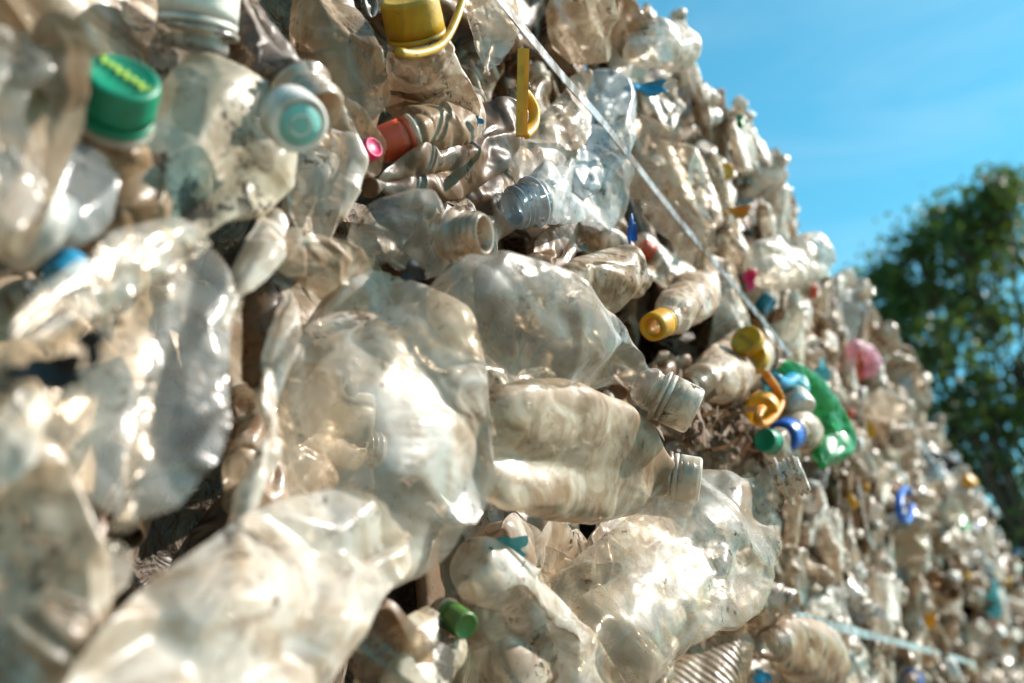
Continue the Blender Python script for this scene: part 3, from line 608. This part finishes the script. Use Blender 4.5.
V, Fc = tube([on(x, y, .08) for x, y in ((770,378), (783,384), (792,378))], .012, 10, .6); thing_mesh('plastic_scrap', V, Fc, 'c_sky', 'light blue plastic scrap above the orange handle', 'scrap', 'coloured plastic scraps')
def scrap(px, py, o, w_, h_, mat, label, seed, cat='scrap', name='plastic_scrap', ex=.3):
    """a torn, buckled piece of sheet with an uneven edge and its own thickness"""
    rs = np.random.default_rng(seed); Z = wallZ(px, py, o); n = 9; c = at(px, py, Z); s = Z/F; V, Fc = [], []
    for side in (0, 1):
        for i in range(n+1):
            for j in range(24):
                t = 2*math.pi*j/24; q = i/n; k = 1+.22*math.sin(3*t+seed)+.16*math.sin(5*t+2*seed)+.1*math.sin(9*t)
                x, y = math.cos(t)*q*k*w_/2, math.sin(t)*q*k*h_/2
                z = .3*(w_+h_)/2*ex*(math.sin(x/w_*7+seed)+math.sin(y/h_*6+2*seed+x/w_*3))-side*.9
                V.append(c+(RIGHT*x+CUP*y-FWD*z*1.0)*s)
    m = 24*(n+1)
    for sd_ in (0, 1):
        for i in range(n):
            for j in range(24):
                f = [i*24+j, i*24+(j+1) % 24, (i+1)*24+(j+1) % 24, (i+1)*24+j]; f = [q+sd_*m for q in f]; Fc.append(tuple(f if not sd_ else f[::-1]))
    for j in range(24): Fc.append((n*24+j, n*24+(j+1) % 24, m+n*24+(j+1) % 24, m+n*24+j))
    return thing_mesh(name, V, Fc, mat, label, cat, 'coloured plastic scraps')
scrap(413, 272, .075, 26, 18, 'black', 'ragged black film scrap on the clear creased bottle with the bare neck', 3)
scrap(52, 372, .075, 70, 34, 'black', 'blurred black patch in the hollow at the left edge', 5)  # black patch lying in the hollow
scrap(92, 345, .10, 24, 40, 'black', 'blurred black smear of film on the large translucent bottle', 6)
scrap(470, 120, .035, 24, 12, 'c_sky', 'small blue label scrap in the brown bent bottle', 8)
scrap(632, 231, .06, 10, 26, 'c_blue', 'thin blue scrap at the edge of the clear film sheet over the strap', 9)
scrap(648, 88, .06, 40, 14, 'c_sky', 'light blue printed scrap high up near the skyline', 11)
scrap(750, 279, .055, 12, 22, 'c_pink', 'small crimson scrap in the middle of the upper right wall', 12)
scrap(741, 121, .05, 10, 14, 'c_dgreen', 'dark green scrap at the skyline', 14)
scrap(860, 368, .08, 8, 30, 'c_red', 'orange red scrap beside the faded pink bottle', 15)
scrap(822, 372, .06, 16, 22, 'aqua', 'aqua film scrap right of the coloured cluster', 16)
scrap(508, 548, .055, 40, 26, 'aqua', 'faded blue print scrap inside the wide clear bottle', 18)
scrap(835, 455, .06, 14, 16, 'c_teal', 'teal scrap at the foot of the bright green bottle', 19)
scrap(762, 677, .06, 18, 14, 'c_sky', 'bright blue scrap at the bottom edge below the open mouth', 21)
scrap(930, 618, .06, 10, 26, 'c_yellow', 'yellow scrap low on the wall right of the short strap', 22)
scrap(790, 200, .04, 12, 10, 'c_orange', 'small orange scrap near the skyline', 23)
scrap(738, 212, .05, 26, 12, 'c_orange', 'orange brown scrap on the upper right wall', 24)
scrap(548, 185, .055, 0+14, 12, 'blue', 'pale blue dimple scrap by the silvery neck', 25)
# blue rimmed ring
V, Fc = tube([on(905+11*math.cos(t)*.55, 505+17*math.sin(t), .08) for t in np.linspace(0, 5.6, 12)], .009, 10, .6); thing_mesh('plastic_ring', V, Fc, 'c_blue', 'cobalt blue plastic ring out of focus on the right of the wall', 'ring')
# small brown leaf litter and twigs wedged in the seam
tw = bmesh.new()
def sliver(bm, p, d, L_, wd, nrm):
    d = d/np.linalg.norm(d); s = np.cross(d, nrm); s /= np.linalg.norm(s)+1e-9; q = np.cross(s, d)
    vs = [bm.verts.new(tuple(p+d*a*L_+s*b*wd+q*c_)) for a, b, c_ in ((-.5,-.5,0), (.0,-.6,wd*.5), (.5,-.3,0), (.5,.3,.001), (.0,.6,wd*.6), (-.5,.5,.001))]
    bm.faces.new((vs[0], vs[1], vs[4], vs[5])); bm.faces.new((vs[1], vs[2], vs[3], vs[4]))
rs = np.random.default_rng(4)
for i in range(420):
    px, py = 720+rs.normal()*26, 428+rs.normal()*15+ (rs.normal()*4); py += (px-720)*.45
    p = on(px, py, .015+abs(rs.normal())*.02); d = U_w = np.array([rs.normal()*.8, rs.normal()*.4, rs.normal()*.7])
    sliver(tw, p, d, rs.uniform(.012, .05), rs.uniform(.003, .009), np.array([rs.normal()*.4, -1, rs.normal()*.4]))
me = bpy.data.meshes.new('leaf_litter'); tw.to_mesh(me); tw.free(); lm = solid('dry_brown_leaf', (.20, .115, .06), .7, .3, transl=.25); me.materials.append(lm)
o = bpy.data.objects.new('leaf_litter', me); COL.objects.link(o); tag(o, 'dry brown shredded litter packed in the seam below the yellow ring cap', 'litter', None, 'stuff')
# ------------------------------------------------------------------ the rest of the wall: squeezed bottles packed in layers
TOP, SEAM = .895, .39                     # above the camera
def surf(u, z):
    """how far the packed face stands out (towards -Y) at a place on the wall"""
    o = .018*math.sin(u*3.1+z*4)+.014*math.sin(u*7.3-z*5.1+1)
    o -= .075*math.exp(-((z-SEAM-.02*math.sin(u*2))/.035)**2)
    if z < SEAM: o += .02
    if z < SEAM+.05 and u > 2.9: o -= .16*min(1, (u-2.9)/.9)
    if u < 1.15: o -= .048*min(1, (1.15-u)/.15)
    if z > TOP-.12: o -= (z-TOP+.12)**2*2.5
    return o
cands = []
rb = np.random.default_rng(11)
def fill(u0, u1, z0, z1, dens, layers):
    n = int((u1-u0)*(z1-z0)*dens); pts = []
    for l in range(layers):
        k = 0; here = []
        for i in range(n*12):
            u, z = rb.uniform(u0, u1), rb.uniform(z0, z1)
            if all((u-a)**2+(z-b)**2 > .62/dens for a, b in here): here.append((u, z)); k += 1
            if k >= n: break
        pts += [(u, z, l) for u, z in here]
    return pts
P0 = fill(.05, 1.1, -.16, TOP+.02, 130, 2)+fill(1.1, 2.3, -.12, TOP+.02, 210, 2)+fill(2.3, 4.2, -.12, TOP+.02, 80, 2)+fill(4.2, 9., -.1, TOP+.02, 42, 2)+fill(9., 16., -.1, TOP, 30, 2)
CAPC = ['c_white']*8+['c_blue', 'c_green', 'c_yellow', 'c_red', 'c_sky', 'c_white', 'c_white']
LOOK = dict(clear='clear', clearish='dusty clear', cloudy='milky', cream='cream', tan='tan', brown='brown', dark='dark brown', dirty='mould spotted', grey='greyish clear', white='white', blue='pale blue', pink='pink', aqua='aqua', green='green', s_brown='grimy shade-brown', s_dark='shade-blackened brown', s_tan='grimy tan')
place = []
for (u, z, l) in P0:
    z_ = z+rb.normal()*.01; o = surf(u, z_)-.012-l*.042+rb.normal()*.008
    p = np.array([u, -o, ZC+z_])
    px, py, d = proj(p)
    if d < .1 or px < -140 or px > 1120 or py < -140 or py > 800: continue
    if l == 0 and px < 460 and rb.random() < .55: continue
    phi = rb.normal()*.55+math.pi/2*(1 if rb.random() < .5 else -1)+(.35 if rb.random() < .5 else -.3)
    tilt = rb.uniform(-.15, .95) if rb.random() < .55 else rb.uniform(-.3, .3)
    ax = np.array([math.cos(phi)*math.cos(tilt), -math.sin(tilt), math.sin(phi)*math.cos(tilt)])
    zz = np.array([rb.normal()*.35, -1, rb.normal()*.35]); y = np.cross(zz, ax); y /= np.linalg.norm(y); zz = np.cross(ax, y)
    near = (px < 600 and py < 330) or (px < 450)
    shade = rb.random()
    if z_ < SEAM+.06 and z_ > SEAM-.07 and shade < .75: mat = rb.choice(['brown', 'dark', 'tan'])  # seam bottles coloured brown and dark to paint the overhang's shade
    elif near: mat = rb.choice(['brown', 'tan', 'cream', 'dark', 'clearish', 'dirty'], p=[.33, .19, .13, .25, .06, .04])  # grimy browns, with extra dark ones standing in for crevice shade
    else: mat = rb.choice(['cloudy', 'cream', 'clearish', 'white', 'clear', 'tan', 'grey', 'blue', 'dirty', 'brown'], p=[.27, .24, .10, .26, .02, .04, .02, .01, .02, .02])
    if l == 1: mat = rb.choice(['s_brown', 's_dark', 's_tan'], p=[.46, .34, .20] if u < 1.6 else [.3, .1, .6])  # inner layer coloured dark so the gaps look like shaded hollows
    if l == 0 and z_ < SEAM+.02 and 2.7 < u < 7 and rb.random() < .6: mat = rb.choice(['brown', 'tan', 'dark'])  # shade on the recessed lower bale put into the bottle colours
    if u > 2.2 and l == 0 and rb.random() < .05: mat = rb.choice(['pink', 'aqua', 'green', 'blue'])
    sc = rb.uniform(.60, .88)*(1.12 if u < 1.1 else 1 if u < 2.3 else (2.1 if u < 5 else 2.6))
    cap = rb.choice(CAPC) if rb.random() < (.10 if u < 1.1 else .36 if u < 2.3 else .22) else None
    pr = int(rb.integers(BN)); k = protos[pr]
    off = np.array([k['L']*.4, 0, 0])*sc
    Mx = np.stack([ax, y, zz], 1)
    if ax[1] < -.2: p = p+np.array([0, .03, 0])
    place.append(dict(p=p-Mx @ off, M=Mx, sc=sc, mat=str(mat), cap=cap, pr=pr, d=d, px=px, py=py, l=l, size=.12*sc/d))
# the largest ones are objects of their own, the small far ones one mass
vis = [q for q in place if -30 < q['px'] < 1054 and -40 < q['py'] < 723]
order = sorted(vis, key=lambda q: -q['size']+(.02 if q['l'] else 0))
NI = 240
single = order[:NI]; ids = set(id(q) for q in single); rest = [q for q in place if id(q) not in ids]
LM = [(130, 100, 'green screw cap'), (195, 10, 'upright dusty white cap'), (308, 98, 'teal printed cap'), (415, 25, 'mustard lid'), (398, 142, 'orange red cap'), (522, 92, 'yellow clip'), (485, 240, 'bare threaded neck'), (527, 205, 'silvery neck'),
      (657, 327, 'yellow ring cap'), (670, 400, 'white cap of the shiny dented bottle'), (703, 480, 'ribbed cap of the square brownish bottle'), (800, 470, 'open grey threaded neck'), (812, 415, 'bright green bottle'), (768, 600, 'brown tinted neck'),
      (868, 630, 'short pale strap'), (905, 505, 'cobalt blue ring'), (750, 279, 'crimson scrap'), (680, 222, 'middle of the long grey strap'), (600, 118, 'upper end of the long grey strap'), (470, 603, 'leaf green lid'), (813, 262, 'jug end on the skyline'),
      (868, 360, 'faded pink bottle'), (741, 121, 'dark green skyline scrap'), (380, 400, 'big milky bottle'), (140, 400, 'large translucent bottle'), (720, 430, 'brown leaf litter'), (710, 655, 'ribbed grey brown bottle'), (690, 40, 'topmost skyline bulge'), (930, 618, 'yellow scrap')]
ORD = ['', 'second ', 'third ', 'fourth ', 'fifth ', 'sixth ', 'seventh ', 'eighth ', 'ninth ', 'tenth ', 'eleventh ', 'twelfth ']
SHAPE = dict(soda='waisted', water='finely ringed', ribbed='ribbed', juice='square sided')
buck = {}
for q in single:
    lx, ly, nm = min(LM, key=lambda m: (m[0]-q['px'])**2+(m[1]-q['py'])**2); dx, dy = q['px']-lx, q['py']-ly
    dr = ('right of' if dx > 0 else 'left of') if abs(dx) > abs(dy) else ('below' if dy > 0 else 'above')
    k = protos[q['pr']]; cp = ', '+{'c_white': 'white', 'c_blue': 'blue', 'c_green': 'green', 'c_yellow': 'yellow', 'c_red': 'red', 'c_sky': 'sky blue'}[q['cap']]+' cap' if q['cap'] else ', uncapped'
    key = (LOOK[q['mat']]+' '+SHAPE[k['kind']]+' bottle'+cp, dr, nm.replace('upper end of the long', 'upper').replace('cap of the square brownish bottle', 'cap at centre')); buck.setdefault(key, []).append(((dx*dx+dy*dy), q))
for (lk, dr, nm), L_ in buck.items():
    for i, (_, q) in enumerate(sorted(L_, key=lambda t: t[0])):
        q['label'] = (ORD[i]+'nearest ' if len(L_) > 1 else '')+lk+', '+dr+' the '+nm
        if len(q['label'].split()) > 16: q['label'] = q['label'].replace(', uncapped', '').replace('the middle of the long grey strap', 'the grey strap').replace('the white cap of the shiny dented bottle', 'the shiny dented bottle').replace('second nearest', 'second').replace('bare threaded neck', 'threaded neck').replace(' crushed', '').replace('the upright dusty white cap', 'the upright white cap').replace('square sided ', '')
# per prototype and material: shared meshes
_bm = {}
def body_for(pr, mat):
    if (pr, mat) not in _bm:
        me = protos[pr]['mesh'].copy(); me.materials.clear(); me.materials.append(MAT[mat]); _bm[pr, mat] = me
    return _bm[pr, mat]
def part_mesh(kind, mat, maker):
    if (kind, mat) not in _bm:
        V, Fc = maker; me = bpy.data.meshes.new(kind); me.from_pydata(V.tolist(), [], Fc); me.polygons.foreach_set('use_smooth', [True]*len(me.polygons)); me.materials.append(MAT[mat]); _bm[kind, mat] = me
    return _bm[kind, mat]
def child(name, me, parent, mw=None):
    o = bpy.data.objects.new(name, me); COL.objects.link(o); o.parent = parent
    if mw is not None: o.matrix_local = mw
    return o
for q in single:
    root = empty('plastic_bottle', q['p'], q['label'], 'bottle', GB)
    root.matrix_world = Matrix.Translation(q['p'].tolist()) @ Matrix(q['M'].tolist()).to_4x4() @ Matrix.Scale(q['sc'], 4)
    k = protos[q['pr']]; child('body', body_for(q['pr'], q['mat']), root)
    c, a = k['neck']; mw = Matrix.Translation(c.tolist()) @ Matrix(frame(a).tolist()).to_4x4()
    nmat = q['mat'] if q['mat'] in ('brown', 'tan', 'dark', 'blue', 'green', 'pink', 'aqua') else 'neck'
    child('neck', part_mesh('neck', nmat, neck_mesh(k['rn'])), root, mw)
    if q['cap']: cp = child('cap', part_mesh('cap', q['cap'], cap_mesh(k['rn'])), root, mw); child('tamper_band', part_mesh('tamper_band', q['cap'], band_mesh(k['rn'])), cp)
# the mass
mats = sorted(set(q['mat'] for q in rest)); capm = sorted(set(q['cap'] for q in rest if q['cap'])); ml = mats+capm; VV, FF, MI = [], [], []; n0 = 0
sub_v = np.r_[0:BV:2, BV-1]; nu2 = BU//2; capV, capF = lathe([(.009, .0145), (.0095, .0155), (.023, .0150), (.025, .0125), (.0245, 0)], 14); nkV, nkF = lathe([(-.004, .0125), (.002, .0125), (.003, .016), (.0045, .016), (.0055, .0125), (.020, .0125), (.021, .0105), (.0, .0105)], 14)
gfC = np.array(grid_faces(len(sub_v), nu2, False)[:-1]); gfF = np.array(grid_faces(BV, BU, False)[:-1])
for q in rest:
    k = protos[q['pr']]; fine = q['size'] > .045 and q['l'] == 0; gf = gfF if fine else gfC
    V = (k['P'] if fine else k['P'][sub_v][:, ::2]).reshape(-1, 3)*q['sc'] @ q['M'].T+q['p']; VV.append(V); FF += (gf+n0).tolist(); MI += [ml.index(q['mat'])]*len(gf); n0 += len(V)
    c, a = k['neck']; fr = frame(a)
    V = (nkV @ fr.T+c)*q['sc'] @ q['M'].T+q['p']; VV.append(V); FF += [tuple(i+n0 for i in f) for f in nkF]; MI += [ml.index(q['mat'])]*len(nkF); n0 += len(V)
    if q['cap']:
        V = (capV @ fr.T+c)*q['sc'] @ q['M'].T+q['p']; VV.append(V); FF += [tuple(i+n0 for i in f) for f in capF]; MI += [ml.index(q['cap'])]*len(capF); n0 += len(V)
me = bpy.data.meshes.new('far_crushed_bottles'); me.from_pydata(np.concatenate(VV).tolist(), [], FF); me.polygons.foreach_set('use_smooth', [True]*len(me.polygons)); me.polygons.foreach_set('material_index', MI)
for m in ml: me.materials.append(MAT[m])
o = bpy.data.objects.new('far_crushed_bottles', me); COL.objects.link(o); tag(o, 'mass of small pale crushed bottles packed along the far part of the wall', 'bottles', None, 'stuff')
print('BULK', len(place), len(single), len(rest))
# ------------------------------------------------------------------ bales behind the bottles: packed brown blocks
bmat = bale_mat()
def bale(u0, u1, z0, z1, label, depth=.8):
    nu, nz = 46, 26; V, Fc = [], []; rs = np.random.default_rng(int(u0*10+z0*100)+50)
    gu = np.linspace(u0, u1, nu); gz = np.linspace(z0, z1, nz)
    def rough(u, z): return .016*math.sin(u*31+z*17)+.013*math.sin(u*19-z*43)+rs.normal()*.006
    for s in (0, 1):
        for u in gu:
            for z in gz:
                e = min(u-u0, u1-u, z-z0, z1-z); rd = .05*max(0, 1-e/.06)**2
                y = (-surf(u, z-ZC)+.075+rough(u, z)+rd) if s == 0 else depth+.1
                V.append((u, y, z))
    I = lambda s, i, j: s*nu*nz+i*nz+j
    for i in range(nu-1):
        for j in range(nz-1):
            Fc.append((I(0, i, j), I(0, i+1, j), I(0, i+1, j+1), I(0, i, j+1))); Fc.append((I(1, i, j), I(1, i, j+1), I(1, i+1, j+1), I(1, i+1, j)))
    for i in range(nu-1):
        for j in (0, nz-1): f = (I(0, i, j), I(1, i, j), I(1, i+1, j), I(0, i+1, j)); Fc.append(f if j == 0 else f[::-1])
    for j in range(nz-1):
        for i in (0, nu-1): f = (I(0, i, j), I(0, i, j+1), I(1, i, j+1), I(1, i, j)); Fc.append(f if i == 0 else f[::-1])
    V = np.array(V); b = np.array([(u0+u1)/2, depth/2, z0]); o = link_mesh('plastic_bale', V-b, Fc, bmat, None, b); return tag(o, label, 'bale', 'bales stacked into the wall')
ZS = ZC+SEAM
bale(-.8, 1.3, ZS+.006, ZC+TOP-.06, 'near upper bale, brown between the bottles around the green and teal caps')
bale(1.31, 4.19, ZS+.006, ZC+TOP-.06, 'middle upper bale behind the long grey strap and the skyline')
bale(4.2, 16, ZS+.006, ZC+TOP-.08, 'farthest upper bale, tapering away before the tree')
bale(-.8, 1.3, ZC-.4, ZS-.006, 'near lower bale behind the big milky bottle')
bale(1.31, 4.05, ZC-.4, ZS-.006, 'middle lower bale behind the short pale strap')
bale(4.42, 16, ZC-.4, ZS-.006, 'farthest lower bale, in shadow at the bottom right corner')
bale(-.8, 4.05, .0, ZC-.41, 'bottom bale resting on the ground under the others')
bale(4.42, 16, .0, ZC-.41, 'far bottom bale resting on the ground')
# ground
gv = [(-300, -300, 0), (300, -300, 0), (300, 300, 0), (-300, 300, 0)]
o = link_mesh('ground', gv, [(0, 1, 2, 3)], ground_mat(), None, (0, 0, 0), False); tag(o, 'bare packed earth yard', None, None, 'structure')
# ------------------------------------------------------------------ trees
def leaf_mat(name, a, b, tr):
    g = G(name); v = g.coords(); n1 = g.noise(v, 1.1, 3); n2 = g.noise(v, 14, 2)
    c = g.mixc(g.rng(g.math('ADD', g.math('MULTIPLY', n1, .6), g.math('MULTIPLY', n2, .4)), .38, .62), a, b)
    d = g.n('ShaderNodeBsdfPrincipled'); g.put(d.inputs['Base Color'], c); d.inputs['Roughness'].default_value = .5
    t = g.n('ShaderNodeBsdfTranslucent'); g.put(t.inputs[0], tuple(x*1.6 for x in b)); g.l(g.mixs(tr, d.outputs[0], t.outputs[0]), g.out.inputs[0]); return g.m
LEAF = leaf_mat('leaf_green', (.022, .052, .011), (.085, .13, .018), .32)
BARK = solid('bark', (.10, .075, .055), .9, .3, bump=.6, scale=.2)
def tree(base, lobes, nleaf, leaf, label, seed):
    rs = np.random.default_rng(seed); base = np.array(base, float); root = empty('leafy_tree', base, label, 'tree', 'trees beyond the wall')
    V, Fc, n0 = [], [], 0
    top = np.mean([l[0] for l in lobes], 0)-base; tr = [np.zeros(3), top*[.1, .1, .25], top*[.5, .5, .55], top*[.9, .9, .95]]
    v, f = tube(tr, [.16, .12, .08, .03], 10, sub=5); V.append(v); Fc += f; n0 += len(v)
    trunk = link_mesh('trunk', v, f, BARK, root); V, Fc, n0 = [], [], 0
    for c, r in lobes:
        e = np.array(c)-base; s = top*[.3, .3, .45]*rs.uniform(.8, 1.3); m = (s+e)/2+rs.normal(size=3)*.2
        v, f = tube([s, m, e], [.045, .03, .01], 7, sub=4); Fc += [tuple(i+n0 for i in q) for q in f]; V.append(v); n0 += len(v)
        for k in range(7):
            q = e+rs.normal(size=3)*r*.55; v, f = tube([m*.3+e*.7, (e+q)/2+rs.normal(size=3)*.06, q], [.025, .016, .006], 5, sub=3); Fc += [tuple(i+n0 for i in w) for w in f]; V.append(v); n0 += len(v)
    link_mesh('limbs', np.concatenate(V), Fc, BARK, root)
    # leaves gathered in sprays: twig-ends scattered through each lobe
    LV = []
    tot = sum(r**2 for _, r in lobes)
    for c, r in lobes:
        ns = max(6, int(nleaf*r*r/tot/60)); d = rs.normal(size=(ns, 3)); d /= np.linalg.norm(d, axis=1)[:, None]
        sp = np.array(c)-base+d*(r*rs.uniform(.25, 1.0, ns)**.6)[:, None]*np.array([1, 1, .85])
        for s in sp:
            k = 60; p = s+rs.normal(size=(k, 3))*rs.uniform(.12, .24)*np.array([1, 1, .7]); a = rs.normal(size=(k, 3)); a[:, 2] -= .3; a /= np.linalg.norm(a, axis=1)[:, None]
            b = np.cross(a, rs.normal(size=(k, 3))); b /= np.linalg.norm(b, axis=1)[:, None]; q = np.cross(a, b); sz = leaf*rs.uniform(.7, 1.3, k)[:, None]
            LV.append(np.stack([p, p+a*sz*.5+b*sz*.28+q*sz*.06, p+a*sz, p+a*sz*.5-b*sz*.28+q*sz*.06], 1))
    LV = np.concatenate(LV); n = len(LV); me = bpy.data.meshes.new('crown'); me.from_pydata(LV.reshape(-1, 3).tolist(), [], np.arange(n*4).reshape(-1, 4).tolist()); me.materials.append(LEAF)
    child('crown', me, root)
def lobe(px, py, Z, rpx): return (at(px-16, py+(18 if py < 420 else 0), Z), rpx/F*Z*.95)
L1 = [lobe(*q) for q in ((905,330,11.5,52), (950,300,12,62), (1000,265,12,62), (1040,215,12.3,60), (1030,340,12,75), (960,380,11.8,60), (1090,300,12.5,90), (1000,430,11.6,66), (1075,420,12,90), (935,330,11.2,40), (1060,520,12,80), (1140,400,12.5,95), (950,440,12,48), (985,510,12,52), (1020,600,12,60), (895,345,11.9,30), (985,215,12.2,26), (880,292,11.6,17), (905,252,11.8,20), (938,228,11.8,20), (966,204,12,17), (1003,186,12,18), (925,268,11.7,24), (870,318,11.6,16), (1022,172,12.2,16))]
b = at(1075, 690, 12); tree((b[0], b[1], 0), L1, 10000, .12, 'dark leafy tree rising against the blue sky at the right edge', 3)
L2 = [lobe(*q) for q in ((930,400,15,55), (985,480,15,60), (1030,560,15,75), (950,450,15.5,50), (1000,610,15,60), (1080,600,15,80), (900,390,16,36), (1100,500,15.5,80))]
b = at(1010, 690, 15.2); tree((b[0], b[1], 0), L2, 7000, .13, 'lower shaded tree behind, seen between the dark tree and the wall', 9)
